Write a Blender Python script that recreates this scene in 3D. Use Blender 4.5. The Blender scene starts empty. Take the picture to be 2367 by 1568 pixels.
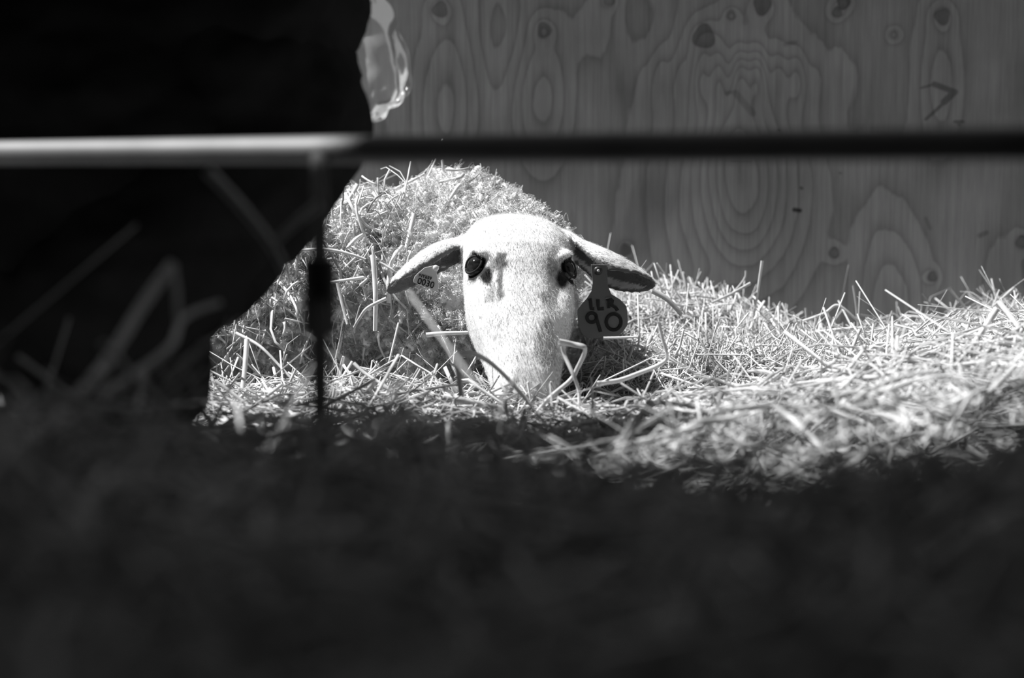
import bpy, bmesh, math, random
import numpy as np
from mathutils import Vector, noise, Matrix
random.seed(7); rng = np.random.default_rng(11)
SC = bpy.context.scene
COL = SC.collection

# ------------------------------------------------------------------ camera
CAM_Z, PITCH, FPX = 0.45, math.radians(5.0), 3945.0
cd = bpy.data.cameras.new('camera'); cam = bpy.data.objects.new('camera', cd); COL.objects.link(cam)
cam.location = (0, 0, CAM_Z); cam.rotation_euler = (math.pi/2 - PITCH, 0, 0)
cd.sensor_width = 36.0; cd.lens = 60.0; cd.clip_start = 0.02
cd.dof.use_dof = True; cd.dof.focus_distance = 2.13; cd.dof.aperture_fstop = 3.6
SC.camera = cam

def P(px, py, y):
    """the point of the place seen at photo pixel (px, py) at distance y from the camera"""
    a = (px - 1183.5)/FPX; b = -(py - 784.0)/FPX
    d = Vector((a, math.cos(PITCH) + b*math.sin(PITCH), -math.sin(PITCH) + b*math.cos(PITCH)))
    return Vector((0, 0, CAM_Z)) + d*(y/d.y)

# ------------------------------------------------------------------ light
w = bpy.data.worlds.new('world'); SC.world = w; w.use_nodes = True
w.node_tree.nodes['Background'].inputs['Color'].default_value = (1, 1, 1, 1)
w.node_tree.nodes['Background'].inputs['Strength'].default_value = 0.27
ld = bpy.data.lights.new('sun', 'SUN'); sun = bpy.data.objects.new('sun', ld); COL.objects.link(sun)
ld.energy = 9.0; ld.angle = math.radians(0.6)
SUN = Vector((-0.56, 0.0, 0.83)).normalized()
sun.rotation_euler = SUN.to_track_quat('Z', 'Y').to_euler(); sun.location = SUN*5
SC.view_settings.view_transform = 'Standard'; SC.view_settings.look = 'None'
SC.view_settings.gamma = 1.0; SC.view_settings.use_curve_mapping = False
SC.view_settings.exposure = 0.0

# ------------------------------------------------------------------ helpers
def tag(o, label=None, cat=None, group=None, kind=None):
    if label: o['label'] = label
    if cat: o['category'] = cat
    if group: o['group'] = group
    if kind: o['kind'] = kind
    return o

def empty(name, loc):
    o = bpy.data.objects.new(name, None); COL.objects.link(o); o.location = loc
    o.empty_display_size = 0.02; return o

def link(name, me, mat, parent=None, smooth=True):
    o = bpy.data.objects.new(name, me); COL.objects.link(o)
    if mat: me.materials.clear(); me.materials.append(mat)
    if smooth: me.polygons.foreach_set('use_smooth', np.ones(len(me.polygons), bool))
    if parent:
        o.parent = parent
        o.matrix_parent_inverse = Matrix.Translation(-chain_loc(parent))
    return o

def chain_loc(p):
    v = Vector((0, 0, 0))
    while p is not None:
        if p.type == 'EMPTY': v = v + p.location
        p = p.parent
    return v

def np_mesh(name, verts, faces, attrs=None):
    """verts (n,3), faces list/array of quads or tris (equal length)"""
    faces = np.asarray(faces, np.int32); verts = np.asarray(verts, np.float32)
    me = bpy.data.meshes.new(name); k = faces.shape[1]
    me.vertices.add(len(verts)); me.vertices.foreach_set('co', verts.ravel())
    me.loops.add(faces.size); me.loops.foreach_set('vertex_index', faces.ravel())
    me.polygons.add(len(faces))
    me.polygons.foreach_set('loop_start', np.arange(0, faces.size, k, dtype=np.int32))
    me.polygons.foreach_set('loop_total', np.full(len(faces), k, np.int32))
    me.update(calc_edges=True)
    for an, av in (attrs or {}).items():
        a = me.attributes.new(an, 'FLOAT', 'POINT'); a.data.foreach_set('value', np.asarray(av, np.float32))
    return me

def join_np(parts):
    vs, fs, n = [], [], 0
    for v, f in parts:
        vs.append(np.asarray(v, float)); fs += [tuple(i + n for i in q) for q in f]; n += len(v)
    return np.vstack(vs), fs

def py_mesh(name, v, f):
    me = bpy.data.meshes.new(name); me.from_pydata([tuple(map(float, p)) for p in v], [], [tuple(q) for q in f]); me.update()
    return me

def ball(c, r, rot=None, n=20, m=12):
    v, f = [], []
    R = rot or Matrix.Identity(3)
    for j in range(1, m):
        t = math.pi*j/m
        for i in range(n):
            a = 2*math.pi*i/n
            p = R @ Vector((r[0]*math.sin(t)*math.cos(a), r[1]*math.sin(t)*math.sin(a), r[2]*math.cos(t)))
            v.append(Vector(c) + p)
    top = len(v); v.append(Vector(c) + R @ Vector((0, 0, r[2]))); bot = len(v); v.append(Vector(c) + R @ Vector((0, 0, -r[2])))
    for j in range(m-2):
        for i in range(n):
            a, b = j*n+i, j*n+(i+1) % n
            f.append((a, a+n, b+n, b))
    for i in range(n):
        f.append((top, i, (i+1) % n)); k = (m-2)*n; f.append((bot, k+(i+1) % n, k+i))
    return v, f

def limb(p0, p1, r0, r1, n=16):
    """tapered capsule between two points"""
    p0, p1 = Vector(p0), Vector(p1); d = (p1-p0); L = d.length; d.normalize()
    u = d.orthogonal().normalized(); q = d.cross(u)
    rings = []
    for k in range(1, 5): t = math.pi/2*k/5; rings.append((-r0*math.cos(t), r0*math.sin(t)))
    rings.append((0, r0))
    for k in range(1, 6): rings.append((L*k/6, r0+(r1-r0)*k/6))
    rings.append((L, r1))
    for k in range(4, 0, -1): t = math.pi/2*k/5; rings.append((L+r1*math.cos(t), r1*math.sin(t)))
    v, f = [], []
    for s, r in rings:
        for i in range(n):
            a = 2*math.pi*i/n; v.append(p0 + d*s + u*(r*math.cos(a)) + q*(r*math.sin(a)))
    a0 = len(v); v.append(p0 - d*r0); b0 = len(v); v.append(p1 + d*r1)
    for j in range(len(rings)-1):
        for i in range(n):
            a, b = j*n+i, j*n+(i+1) % n; f.append((a, b, b+n, a+n))
    k = (len(rings)-1)*n
    for i in range(n):
        f.append((a0, (i+1) % n, i)); f.append((b0, k+i, k+(i+1) % n))
    return v, f

def chain(pts):
    return [limb(a[0], b[0], a[1], b[1]) for a, b in zip(pts, pts[1:])]

def remesh(parts, voxel, smooth=4, name='m'):
    v, f = join_np(parts); me = py_mesh(name+'_raw', v, f)
    o = bpy.data.objects.new('tmp', me); COL.objects.link(o)
    md = o.modifiers.new('r', 'REMESH'); md.mode = 'VOXEL'; md.voxel_size = voxel; md.adaptivity = 0
    if smooth:
        s = o.modifiers.new('s', 'SMOOTH'); s.iterations = smooth; s.factor = 0.5
    dg = bpy.context.evaluated_depsgraph_get()
    out = bpy.data.meshes.new_from_object(o.evaluated_get(dg)); out.name = name
    bpy.data.objects.remove(o); bpy.data.meshes.remove(me)
    return out

def co_no(me):
    n = len(me.vertices); c = np.empty(n*3, np.float32); me.vertices.foreach_get('co', c)
    m = np.empty(n*3, np.float32); me.vertex_normals.foreach_get('vector', m)
    return c.reshape(-1, 3).astype(float), m.reshape(-1, 3).astype(float)

def set_co(me, c):
    me.vertices.foreach_set('co', c.astype(np.float32).ravel()); me.update()

def tubes(pts, rad, k=4, flat=1.0, taper=None, twist=None):
    """pts (N,S,3) centre lines, rad (N,), -> verts, faces for N stalks in one go"""
    N, S, _ = pts.shape
    t = np.gradient(pts, axis=1); t /= np.linalg.norm(t, axis=2, keepdims=True) + 1e-9
    ref = rng.normal(size=(N, 1, 3)) if twist is None else twist[:, None, :]
    u = np.cross(t, np.broadcast_to(ref, t.shape)); u /= np.linalg.norm(u, axis=2, keepdims=True) + 1e-9
    q = np.cross(t, u)
    tp = np.ones(S) if taper is None else np.asarray(taper)
    r = rad[:, None, None, None]*tp[None, :, None, None]
    ang = np.arange(k)*2*np.pi/k
    fl = np.broadcast_to(np.asarray(flat, float).reshape(-1, 1, 1, 1), (N, 1, 1, 1))
    v = pts[:, :, None, :] + r*(u[:, :, None, :]*np.cos(ang)[None, None, :, None] + fl*q[:, :, None, :]*np.sin(ang)[None, None, :, None])
    idx = np.arange(N*S*k).reshape(N, S, k)
    a = idx[:, :-1, :]; b = np.roll(a, -1, axis=2); c = idx[:, 1:, :]; d = np.roll(c, -1, axis=2)
    f = np.stack([a, b, d, c], -1).reshape(-1, 4)
    if k == 4:
        caps = np.concatenate([idx[:, 0, ::-1], idx[:, -1, :]], 0); f = np.concatenate([f, caps], 0)
    return v.reshape(-1, 3), f

# ------------------------------------------------------------------ materials
def mat(name, build):
    m = bpy.data.materials.new(name); m.use_nodes = True; nt = m.node_tree
    for n in list(nt.nodes): nt.nodes.remove(n)
    out = nt.nodes.new('ShaderNodeOutputMaterial'); s = build(nt); nt.links.new(s, out.inputs['Surface']); return m

def N(nt, t, **kw):
    n = nt.nodes.new(t)
    for k, v in kw.items():
        if k in n.inputs: n.inputs[k].default_value = v
        else: setattr(n, k, v)
    return n

def mth(nt, op, a, b=None, c=None, clamp=False):
    n = nt.nodes.new('ShaderNodeMath'); n.operation = op; n.use_clamp = clamp
    for i, x in enumerate((a, b, c)):
        if x is None: continue
        if hasattr(x, 'links'): nt.links.new(x, n.inputs[i])
        else: n.inputs[i].default_value = x
    return n.outputs[0]

def attr(nt, name): return N(nt, 'ShaderNodeAttribute', attribute_name=name).outputs['Fac']

def noise_n(nt, scale, detail=4, vec=None, rough=0.6):
    n = N(nt, 'ShaderNodeTexNoise', Scale=scale, Detail=detail, Roughness=rough)
    if vec is None:
        tc = N(nt, 'ShaderNodeTexCoord'); vec = tc.outputs['Object']
    nt.links.new(vec, n.inputs['Vector']); return n.outputs['Fac']

def mapped(nt, scale):
    tc = N(nt, 'ShaderNodeTexCoord'); mp = N(nt, 'ShaderNodeMapping'); mp.inputs['Scale'].default_value = scale
    nt.links.new(tc.outputs['Object'], mp.inputs['Vector']); return mp.outputs[0]

def grey(nt, val, rough=0.8, spec=0.3, bump=None, bstr=0.3, bdist=0.002, **kw):
    b = N(nt, 'ShaderNodeBsdfPrincipled'); b.inputs['Roughness'].default_value = rough
    b.inputs['Specular IOR Level'].default_value = spec
    for k, v in kw.items(): b.inputs[k.replace('_', ' ')].default_value = v
    if hasattr(val, 'links'):
        c = N(nt, 'ShaderNodeCombineColor')
        for i in range(3): nt.links.new(val, c.inputs[i])
        nt.links.new(c.outputs[0], b.inputs['Base Color'])
    else: b.inputs['Base Color'].default_value = (val, val, val, 1)
    if bump is not None:
        bn = N(nt, 'ShaderNodeBump', Strength=bstr, Distance=bdist); nt.links.new(bump, bn.inputs['Height'])
        nt.links.new(bn.outputs[0], b.inputs['Normal'])
    return b.outputs[0]

def m_noise(name, lo, hi, scale, rough=0.8, spec=0.3, bstr=0.3, bdist=0.002, **kw):
    def f(nt):
        n = noise_n(nt, scale); v = mth(nt, 'MULTIPLY_ADD', n, hi-lo, lo)
        return grey(nt, v, rough, spec, n, bstr, bdist, **kw)
    return mat(name, f)

def straw_build(nt):
    a = attr(nt, 'tint'); n = noise_n(nt, 90, 3)
    v = mth(nt, 'MULTIPLY', a, mth(nt, 'MULTIPLY_ADD', n, 0.4, 0.68))
    return grey(nt, v, 0.55, 0.35)
M_STRAW = mat('straw', straw_build)
M_STRAWBED = m_noise('matted_straw', 0.12, 0.4, 60, 0.9, 0.1, 0.8, 0.01)
M_CLOTH = m_noise('dark_cloth', 0.016, 0.028, 40, 1.0, 0.0, 0.4, 0.003)
M_BOOT = m_noise('dark_rubber', 0.008, 0.012, 30, 0.7, 0.1)
M_SKINP = m_noise('skin', 0.3, 0.36, 60, 0.6, 0.3)
M_HAIRP = m_noise('dark_hair', 0.01, 0.02, 200, 0.7, 0.2)
M_STEEL = m_noise('galvanised_steel', 0.09, 0.22, 14, 0.55, 0.3, 0.1, 0.0005, Metallic=0.3)
M_TAG = m_noise('grey_plastic', 0.15, 0.17, 60, 0.5, 0.3, 0.05)
M_TAGL = m_noise('pale_plastic', 0.56, 0.62, 60, 0.5, 0.3, 0.05)
M_INK = m_noise('black_ink', 0.012, 0.02, 80, 0.6, 0.2, 0.05)
M_DARKP = m_noise('dark_plastic', 0.02, 0.03, 80, 0.4, 0.4, 0.05)
M_POST = m_noise('post_shade', 0.04, 0.07, 60, 0.7, 0.2, 0.1)  # post and clamp coloured dark in place of the shade on them
M_BOARD = m_noise('shade_board', 0.12, 0.22, 12, 0.9, 0.1)
M_CONC = m_noise('concrete', 0.2, 0.3, 9, 0.9, 0.1)

def eye_build(nt):
    a = attr(nt, 'iris')
    v = mth(nt, 'MULTIPLY_ADD', a, 0.012, 0.006)
    return grey(nt, v, 0.09, 0.35)
M_EYE = mat('eyeball', eye_build)

def sheep_build(nt):
    a = attr(nt, 'coat'); n = noise_n(nt, 170, 3)
    v = mth(nt, 'MULTIPLY', a, mth(nt, 'MULTIPLY_ADD', n, 0.3, 0.85))
    b = grey(nt, v, 0.9, 0.1, n, 0.25, 0.002)
    return b
M_SHEEP = mat('sheep_coat', sheep_build)

def wool_build(nt):
    v = attr(nt, 'coat')
    c = N(nt, 'ShaderNodeCombineColor')
    for i in range(3): nt.links.new(v, c.inputs[i])
    d = N(nt, 'ShaderNodeBsdfDiffuse'); t = N(nt, 'ShaderNodeBsdfTranslucent')
    nt.links.new(c.outputs[0], d.inputs[0]); nt.links.new(c.outputs[0], t.inputs[0])
    m = N(nt, 'ShaderNodeMixShader'); m.inputs[0].default_value = 0.25
    nt.links.new(d.outputs[0], m.inputs[1]); nt.links.new(t.outputs[0], m.inputs[2]); return m.outputs[0]
M_WOOL = mat('wool_fibre', wool_build)

def ply_build(nt):
    F = attr(nt, 'ring'); mk = attr(nt, 'mark'); pale = attr(nt, 'knot')
    wob = noise_n(nt, 14, 5, mapped(nt, (1.0, 1.0, 0.25)), 0.6)
    f = mth(nt, 'ADD', F, mth(nt, 'MULTIPLY', wob, 1.1))
    fr = mth(nt, 'FRACT', f)                                    # 0..1 through one growth ring
    late = mth(nt, 'POWER', fr, 3.2)                            # narrow late wood line
    edge = mth(nt, 'SUBTRACT', 1.0, mth(nt, 'SMOOTH_MIN', mth(nt, 'MULTIPLY', mth(nt, 'SUBTRACT', 1.0, fr), 14.0), 1.0, 0.1), clamp=True)
    late = mth(nt, 'MULTIPLY', late, mth(nt, 'SUBTRACT', 1.0, edge))
    fine = noise_n(nt, 1.0, 3, mapped(nt, (520, 520, 9)), 0.7)
    fine2 = noise_n(nt, 1.0, 2, mapped(nt, (120, 120, 2.5)), 0.5)
    blot = noise_n(nt, 5.5, 4, None, 0.5)
    v = mth(nt, 'MULTIPLY_ADD', fine, 0.29, 0.155)
    v = mth(nt, 'MULTIPLY', v, mth(nt, 'MULTIPLY_ADD', fine2, 0.5, 0.75))
    v = mth(nt, 'MULTIPLY', v, mth(nt, 'MULTIPLY_ADD', blot, 0.9, 0.55))
    v = mth(nt, 'MULTIPLY', v, mth(nt, 'MULTIPLY_ADD', late, -0.44, 1.08))
    v = mth(nt, 'MULTIPLY', v, mth(nt, 'MULTIPLY_ADD', pale, -0.35, 1.0))
    v = mth(nt, 'MULTIPLY', v, mth(nt, 'SUBTRACT', 1.0, mk, clamp=True))
    return grey(nt, v, 0.75, 0.2, fine, 0.25, 0.0008)
M_PLY = mat('plywood', ply_build)

def bag_build(nt):
    tr = N(nt, 'ShaderNodeBsdfTransparent'); tr.inputs[0].default_value = (0.92, 0.92, 0.92, 1)
    gl = N(nt, 'ShaderNodeBsdfGlossy'); gl.inputs['Roughness'].default_value = 0.16; gl.inputs[0].default_value = (1, 1, 1, 1)
    df = N(nt, 'ShaderNodeBsdfTranslucent'); df.inputs[0].default_value = (0.8, 0.8, 0.8, 1)
    m1 = N(nt, 'ShaderNodeMixShader'); m1.inputs[0].default_value = 0.20
    nt.links.new(tr.outputs[0], m1.inputs[1]); nt.links.new(df.outputs[0], m1.inputs[2])
    fz = N(nt, 'ShaderNodeFresnel', IOR=1.5); m2 = N(nt, 'ShaderNodeMixShader')
    nt.links.new(mth(nt, 'MULTIPLY', fz.outputs[0], 0.8, clamp=True), m2.inputs[0])
    nt.links.new(m1.outputs[0], m2.inputs[1]); nt.links.new(gl.outputs[0], m2.inputs[2]); return m2.outputs[0]
M_BAG = mat('clear_plastic', bag_build)

# ------------------------------------------------------------------ the setting
def slab(name, a, b, m):
    v = [(x, y, z) for x in (a[0], b[0]) for y in (a[1], b[1]) for z in (a[2], b[2])]
    f = [(0, 1, 3, 2), (4, 6, 7, 5), (0, 4, 5, 1), (2, 3, 7, 6), (0, 2, 6, 4), (1, 5, 7, 3)]
    o = link(name, py_mesh(name, v, f), m, None, False); o['kind'] = 'structure'; return o
slab('floor', (-2.2, -2.0, -0.05), (2.2, 2.9, 0.0), M_CONC)
SHADE_EDGE_Y = 1.115
slab('shade_ceiling', (-2.2, -2.0, 2.20), (2.2, SHADE_EDGE_Y, 2.26), M_BOARD)  # unseen slab added over the camera, edge set to shade foreground and rail
slab('shade_wall_back', (-2.2, -2.06, 0.0), (2.2, -2.0, 2.2), M_BOARD)  # unseen walls, this and the two sides, added to darken the foreground
slab('shade_wall_left', (-2.26, -2.0, 0.0), (-2.2, SHADE_EDGE_Y, 2.2), M_BOARD)
slab('shade_wall_right', (2.2, -2.0, 0.0), (2.26, SHADE_EDGE_Y, 2.2), M_BOARD)

WALL_Y = 2.80
# plywood: dense grid where its grain is seen; the ring attribute is a height map of the growth rings
gx = np.concatenate([np.linspace(-2.2, -0.36, 40), np.linspace(-0.35, 0.9, 780), np.linspace(0.92, 2.2, 30)])
gz = np.concatenate([np.linspace(0.0, 0.13, 6), np.linspace(0.14, 0.80, 420), np.linspace(0.82, 1.22, 12)])
X, Z = np.meshgrid(gx, gz); fx, fz = X.ravel(), Z.ravel()
# photo pixel of each wall point (only to place the knots where they are on the sheet)
c5, s5 = math.cos(PITCH), math.sin(PITCH)
dep = WALL_Y*c5 - (fz-CAM_Z)*s5
QX = 1183.5 + FPX*fx/dep; QY = 784 - FPX*((fz-CAM_Z)*c5 + WALL_Y*s5)/dep
def gs(cx, cy, sx, sy, A): return A*np.exp(-((QX-cx)/sx)**2 - ((QY-cy)/sy)**2)
wv = np.array([noise.noise(Vector((x*3.2, z*1.4, 1.7))) for x, z in zip(fx, fz)])
wv2 = np.array([noise.noise(Vector((x*9, z*5.0, 5.7))) for x, z in zip(fx, fz)])
ring = 0.0016*QX + 1.1*wv + 0.22*wv2
ring += gs(1255, 235, 70, 170, 3.2) + gs(1030, 260, 75, 230, 3.4) - gs(1150, 60, 50, 120, 1.5)
ring += gs(1720, 420, 150, 270, 6.0) + gs(1700, 300, 60, 130, 2.0) + gs(2175, 190, 60, 190, 2.6)
ring += gs(1720, 480, 70, 140, 1.5) + gs(2060, 760, 90, 300, 4.0) - gs(1480, 60, 90, 120, 1.2)
ring += gs(1380, 60, 60, 90, 1.4) + gs(2310, 760, 60, 200, 1.6)
ring += gs(1720, 180, 190, 70, 2.2)*(1 + 0.35*np.sin(QX/17.0) + 0.2*np.sin(QX/7.3))
mark = np.zeros_like(fx); knot = np.zeros_like(fx)
for (cx, cy, r, st) in [(1017, 22, 15, .5), (1258, 70, 14, .42), (1627, 85, 23, .52), (1762, 12, 18, .55), (1408, 0, 11, .4),
                        (2178, 38, 15, .5), (1446, 578, 11, .5), (1928, 585, 9, .5), (2155, 640, 9, .5), (1635, 680, 21, .45),
                        (2362, 560, 11, .5), (1950, 5, 13, .6), (1935, 28, 9, .5), (1690, 35, 9, .3), (2066, 80, 9, .15), (1960, 790, 16, .6)]:
    d = np.hypot(QX-cx, (QY-cy)*0.9); wb = 1 + 0.12*np.sin(np.arctan2(QY-cy, QX-cx)*3 + cx)
    mark = np.maximum(mark, st*np.clip((r*wb-d)/3.0, 0, 1)*(0.7+0.3*np.clip(d/r, 0, 1)))
    mark = np.maximum(mark, 0.62*st/0.5*np.exp(-((d-r*wb)/2.6)**2))
    ring += 1.6*np.exp(-(d/(r*2.0))**2)
mark = np.maximum(mark, 0.55*np.exp(-((np.hypot(QX-1446, QY-578)-10)/3.5)**2))
knot = np.maximum(knot, np.clip((11-np.hypot(QX-1446, QY-578))/3, 0, .2))
def seg(p, q, wd, st):
    global mark
    p, q = np.array(p, float), np.array(q, float); dv = q-p; L = dv@dv
    t = np.clip(((QX-p[0])*dv[0]+(QY-p[1])*dv[1])/L, 0, 1); d = np.hypot(QX-p[0]-t*dv[0], QY-p[1]-t*dv[1])
    mark = np.maximum(mark, st*np.clip((wd-d)/2.5, 0, 1))
for s in [((2130, 203), (2160, 195), 4, .45), ((2160, 195), (2208, 213), 8, .5), ((2205, 214), (2182, 236), 9, .5), ((2182, 238), (2140, 276), 5, .5),
          ((2207, 282), (2226, 282), 5, .5), ((2215, 285), (2217, 290), 5, .5), ((1836, 485), (1849, 487), 6, .85), ((1851, 434), (1854, 436), 4, .7),
          ((1800, 302), (1802, 304), 4, .7), ((1700, 215), (1740, 262), 9, .25), ((1680, 215), (1702, 212), 5, .3), ((2265, 545), (2280, 538), 7, .35),
          ((2140, 505), (2150, 528), 6, .25), ((1815, 103), (1838, 98), 6, .25), ((1940, 400), (1945, 401), 3, .5), ((1735, 372), (1690, 371), 2.5, .3)]:
    seg(*s)
V = np.stack([fx, np.full_like(fx, WALL_Y), fz], 1); nx, nz = len(gx), len(gz)
ii = np.arange(nx*nz).reshape(nz, nx)
Fq = np.stack([ii[:-1, :-1], ii[:-1, 1:], ii[1:, 1:], ii[1:, :-1]], -1).reshape(-1, 4)
wl = link('wall_front', np_mesh('plywood', V, Fq, {'ring': ring, 'mark': mark, 'knot': knot}), M_PLY, None, False)
wl['kind'] = 'structure'
sm = wl.modifiers.new('t', 'SOLIDIFY'); sm.thickness = 0.018; sm.offset = -1 if True else 1

# ------------------------------------------------------------------ straw ground height
CP = []
def cps(d, lst, z=None):
    for px, py in lst:
        p = P(px, py, d); CP.append((p.x, p.y, p.z))
cps(.42, [(-600, 1750), (600, 1800), (1183, 1800), (1800, 1790), (3000, 1750)])
cps(.62, [(-300, 1320), (300, 1350), (700, 1450), (1200, 1500), (1700, 1420), (2100, 1430), (2500, 1320)])
cps(.78, [(-500, 1080), (0, 1070), (250, 1090), (420, 1210), (600, 1240), (800, 1220), (1000, 1240), (1200, 1320), (1350, 1330), (1500, 1260), (1650, 1190),
          (1800, 1205), (2000, 1230), (2200, 1170), (2367, 1070), (2800, 1020)])
for xx in np.arange(-1.2, 1.3, .075):
    CP.append((xx, 1.25, .205))
    if xx > .06: CP.append((xx, 1.02, .215))
cps(1.03, [(-500, 1010), (-200, 1005), (0, 1005), (150, 1010), (280, 1020), (380, 1070), (480, 1150), (600, 1165), (720, 1120), (800, 1040), (880, 1005), (960, 995), (1050, 995), (1110, 1010), (1180, 1075), (1240, 1170), (1300, 1260), (1380, 1300)])
cps(1.5, [(-600, 1120), (0, 1120), (400, 1110), (700, 1090), (1000, 1070), (1300, 1070), (1500, 1060), (1750, 1030), (2000, 1000), (2367, 960), (2900, 930)])
cps(1.8, [(-300, 1040), (300, 1020), (600, 1000), (1000, 990), (1200, 1000), (1450, 990), (1650, 970), (1900, 915), (2200, 850), (2500, 820)])
cps(2.08, [(-300, 980), (400, 965), (800, 960), (1100, 965), (1300, 975), (1500, 975), (1650, 965), (1900, 890), (2200, 830), (2500, 800)])
cps(2.3, [(-300, 960), (600, 950), (1200, 920), (1420, 870), (1550, 830), (1700, 850), (1850, 860), (2050, 840), (2300, 790), (2600, 780)])
cps(2.55, [(-300, 900), (600, 880), (1200, 800), (1400, 740), (1520, 712), (1650, 740), (1800, 815), (1950, 840), (2120, 805), (2300, 755), (2600, 750)])
cps(2.75, [(-300, 850), (600, 830), (1300, 740), (1500, 720), (1650, 750), (1850, 835), (1980, 840), (2150, 780), (2330, 755), (2600, 750)])
CP = np.array(CP)
def hgt(x, y):
    x = np.asarray(x, float); y = np.asarray(y, float); sh = x.shape; x = x.ravel(); y = y.ravel(); out = np.empty_like(x)
    for i in range(0, len(x), 20000):
        dx = (x[i:i+20000, None]-CP[None, :, 0])/.10; dy = (y[i:i+20000, None]-CP[None, :, 1])/.085
        ww = np.exp(-np.minimum(dx*dx+dy*dy, 60)) + 1e-7/(1+dx*dx+dy*dy)
        out[i:i+20000] = (ww*CP[None, :, 2]).sum(1)/ww.sum(1)
    return out.reshape(sh)

def bed(name, y0, y1, xw, step, m, drop):
    gx_ = np.arange(-xw, xw+1e-6, step); gy_ = np.linspace(y0, y1, int((y1-y0)/step)+2)
    A, B = np.meshgrid(gx_, gy_); zz = hgt(A, B) - drop
    nn = np.array([noise.fractal(Vector((a*9, b*9, 3.3)), 1.0, 2.0, 4) for a, b in zip(A.ravel(), B.ravel())]).reshape(A.shape)
    zz = np.maximum(zz + nn*0.012, 0.02)
    v = np.stack([A.ravel(), B.ravel(), zz.ravel()], 1); n, k = A.shape
    idx = np.arange(n*k).reshape(n, k); f = np.stack([idx[:-1, :-1], idx[:-1, 1:], idx[1:, 1:], idx[1:, :-1]], -1).reshape(-1, 4)
    # skirt down to the floor
    ring_i = np.concatenate([idx[0, :], idx[1:, -1], idx[-1, -2::-1], idx[-2:0:-1, 0]])
    sk = v[ring_i].copy(); sk[:, 2] = 0.0; base = len(v); m_ = len(ring_i)
    j = np.arange(m_); jn = (j+1) % m_
    f2 = np.stack([ring_i[j], base+j, base+jn, ring_i[jn]], -1)
    return np.vstack([v, sk]), np.vstack([f, f2])

def stalks(n, xs, ys, dz, L, r, tilt, S=4, bend=.12, flat=(.25, 1.0), kink=0.25, az=None):
    x = xs(n); y = ys(n); az_ = rng.uniform(0, 2*np.pi, n) if az is None else az(n)
    el = rng.normal(0, 1, n)*tilt
    d = np.stack([np.cos(az_)*np.cos(el), np.sin(az_)*np.cos(el), np.sin(el)], 1)
    Ls = L[0]*np.exp(rng.normal(0, L[1], n)); Ls = np.clip(Ls, .012, L[2])
    rs = r[0]*np.exp(rng.normal(0, r[1], n))
    mid = np.stack([x, y, hgt(x, y) + rng.normal(dz[0], dz[1], n)], 1)
    # follow the slope of the heap
    e = mid + d*Ls[:, None]*.5; s_ = mid - d*Ls[:, None]*.5
    e[:, 2] += (hgt(e[:, 0], e[:, 1]) - hgt(x, y))*.9; s_[:, 2] += (hgt(s_[:, 0], s_[:, 1]) - hgt(x, y))*.9
    t = np.linspace(0, 1, S)[None, :, None]
    p = s_[:, None, :]*(1-t) + e[:, None, :]*t
    side = rng.normal(size=(n, 1, 3))*Ls[:, None, None]*bend
    p = p + side*(4*t*(1-t)-.5)
    kk = rng.random(n) < kink; kt = rng.integers(1, S-1, n)
    off = rng.normal(size=(n, 3))*Ls[:, None]*.22
    for i in range(S):
        sel = kk & (i > kt); p[sel, i, :] += off[sel]*((i-kt[sel])/S)[:, None]*2
    p[:, :, 1] = np.minimum(p[:, :, 1], WALL_Y-.006)
    p[:, :, 2] = np.maximum(p[:, :, 2], .012)
    return p, rs, rng.uniform(flat[0], flat[1], n)

def build_straw(name, sets, beds, label, group=None):
    vs, fs, tn, n = [], [], [], 0
    for (p, rs, fl, tlo, thi) in sets:
        # no loose stalk may hang over the face and its tags, or stand lit before the person's legs
        sx_ = 1183.5 + FPX*p[:, :, 0]/(p[:, :, 1]*c5 - (p[:, :, 2]-CAM_Z)*s5)
        sy_ = 784 - FPX*((p[:, :, 2]-CAM_Z)*c5 + p[:, :, 1]*s5)/(p[:, :, 1]*c5 - (p[:, :, 2]-CAM_Z)*s5)
        bad = ((sx_ > 1060) & (sx_ < 1465) & (sy_ < 850) & (sy_ > 480) & (p[:, :, 1] < 2.12)).any(1) & (name != 'straw_litter')
        bad |= ((sx_ < 440) & (sy_ < 900 + 110*rng.random(len(p))[:, None]) & (p[:, :, 1] < 1.5) & (p[:, :, 1] > 1.08)).any(1)
        p, rs, fl = p[~bad], rs[~bad], fl[~bad]
        v, f = tubes(p, rs, 4, fl, taper=np.linspace(1, .75, p.shape[1]))
        t = rng.uniform(tlo, thi, len(p)); k = rng.random(len(p)) < .12; t[k] *= .45
        vs.append(v); fs.append(f+n); tn.append(np.repeat(t, p.shape[1]*4)); n += len(v)
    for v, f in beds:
        vs.append(v); fs.append(f+n); tn.append(np.full(len(v), .12)); n += len(v)  # bed tinted dark to paint the shade in gaps between stalks
    me = np_mesh(name, np.vstack(vs), np.vstack(fs), {'tint': np.concatenate(tn)})
    o = link(name, me, M_STRAW); tag(o, label, 'straw', group, 'stuff'); return o

U = lambda a, b: (lambda n: rng.uniform(a, b, n))
def wedge(y0, y1, mrg=.10, pw=1.0):
    """x, y samplers that share one y so that x covers the width seen at that y"""
    st = {}
    def ys(n): return st['y']
    def xs(n):
        st['y'] = y0 + (y1-y0)*rng.random(n)**pw
        return rng.uniform(-1, 1, n)*(st['y']*.30+mrg)
    return xs, ys

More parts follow.
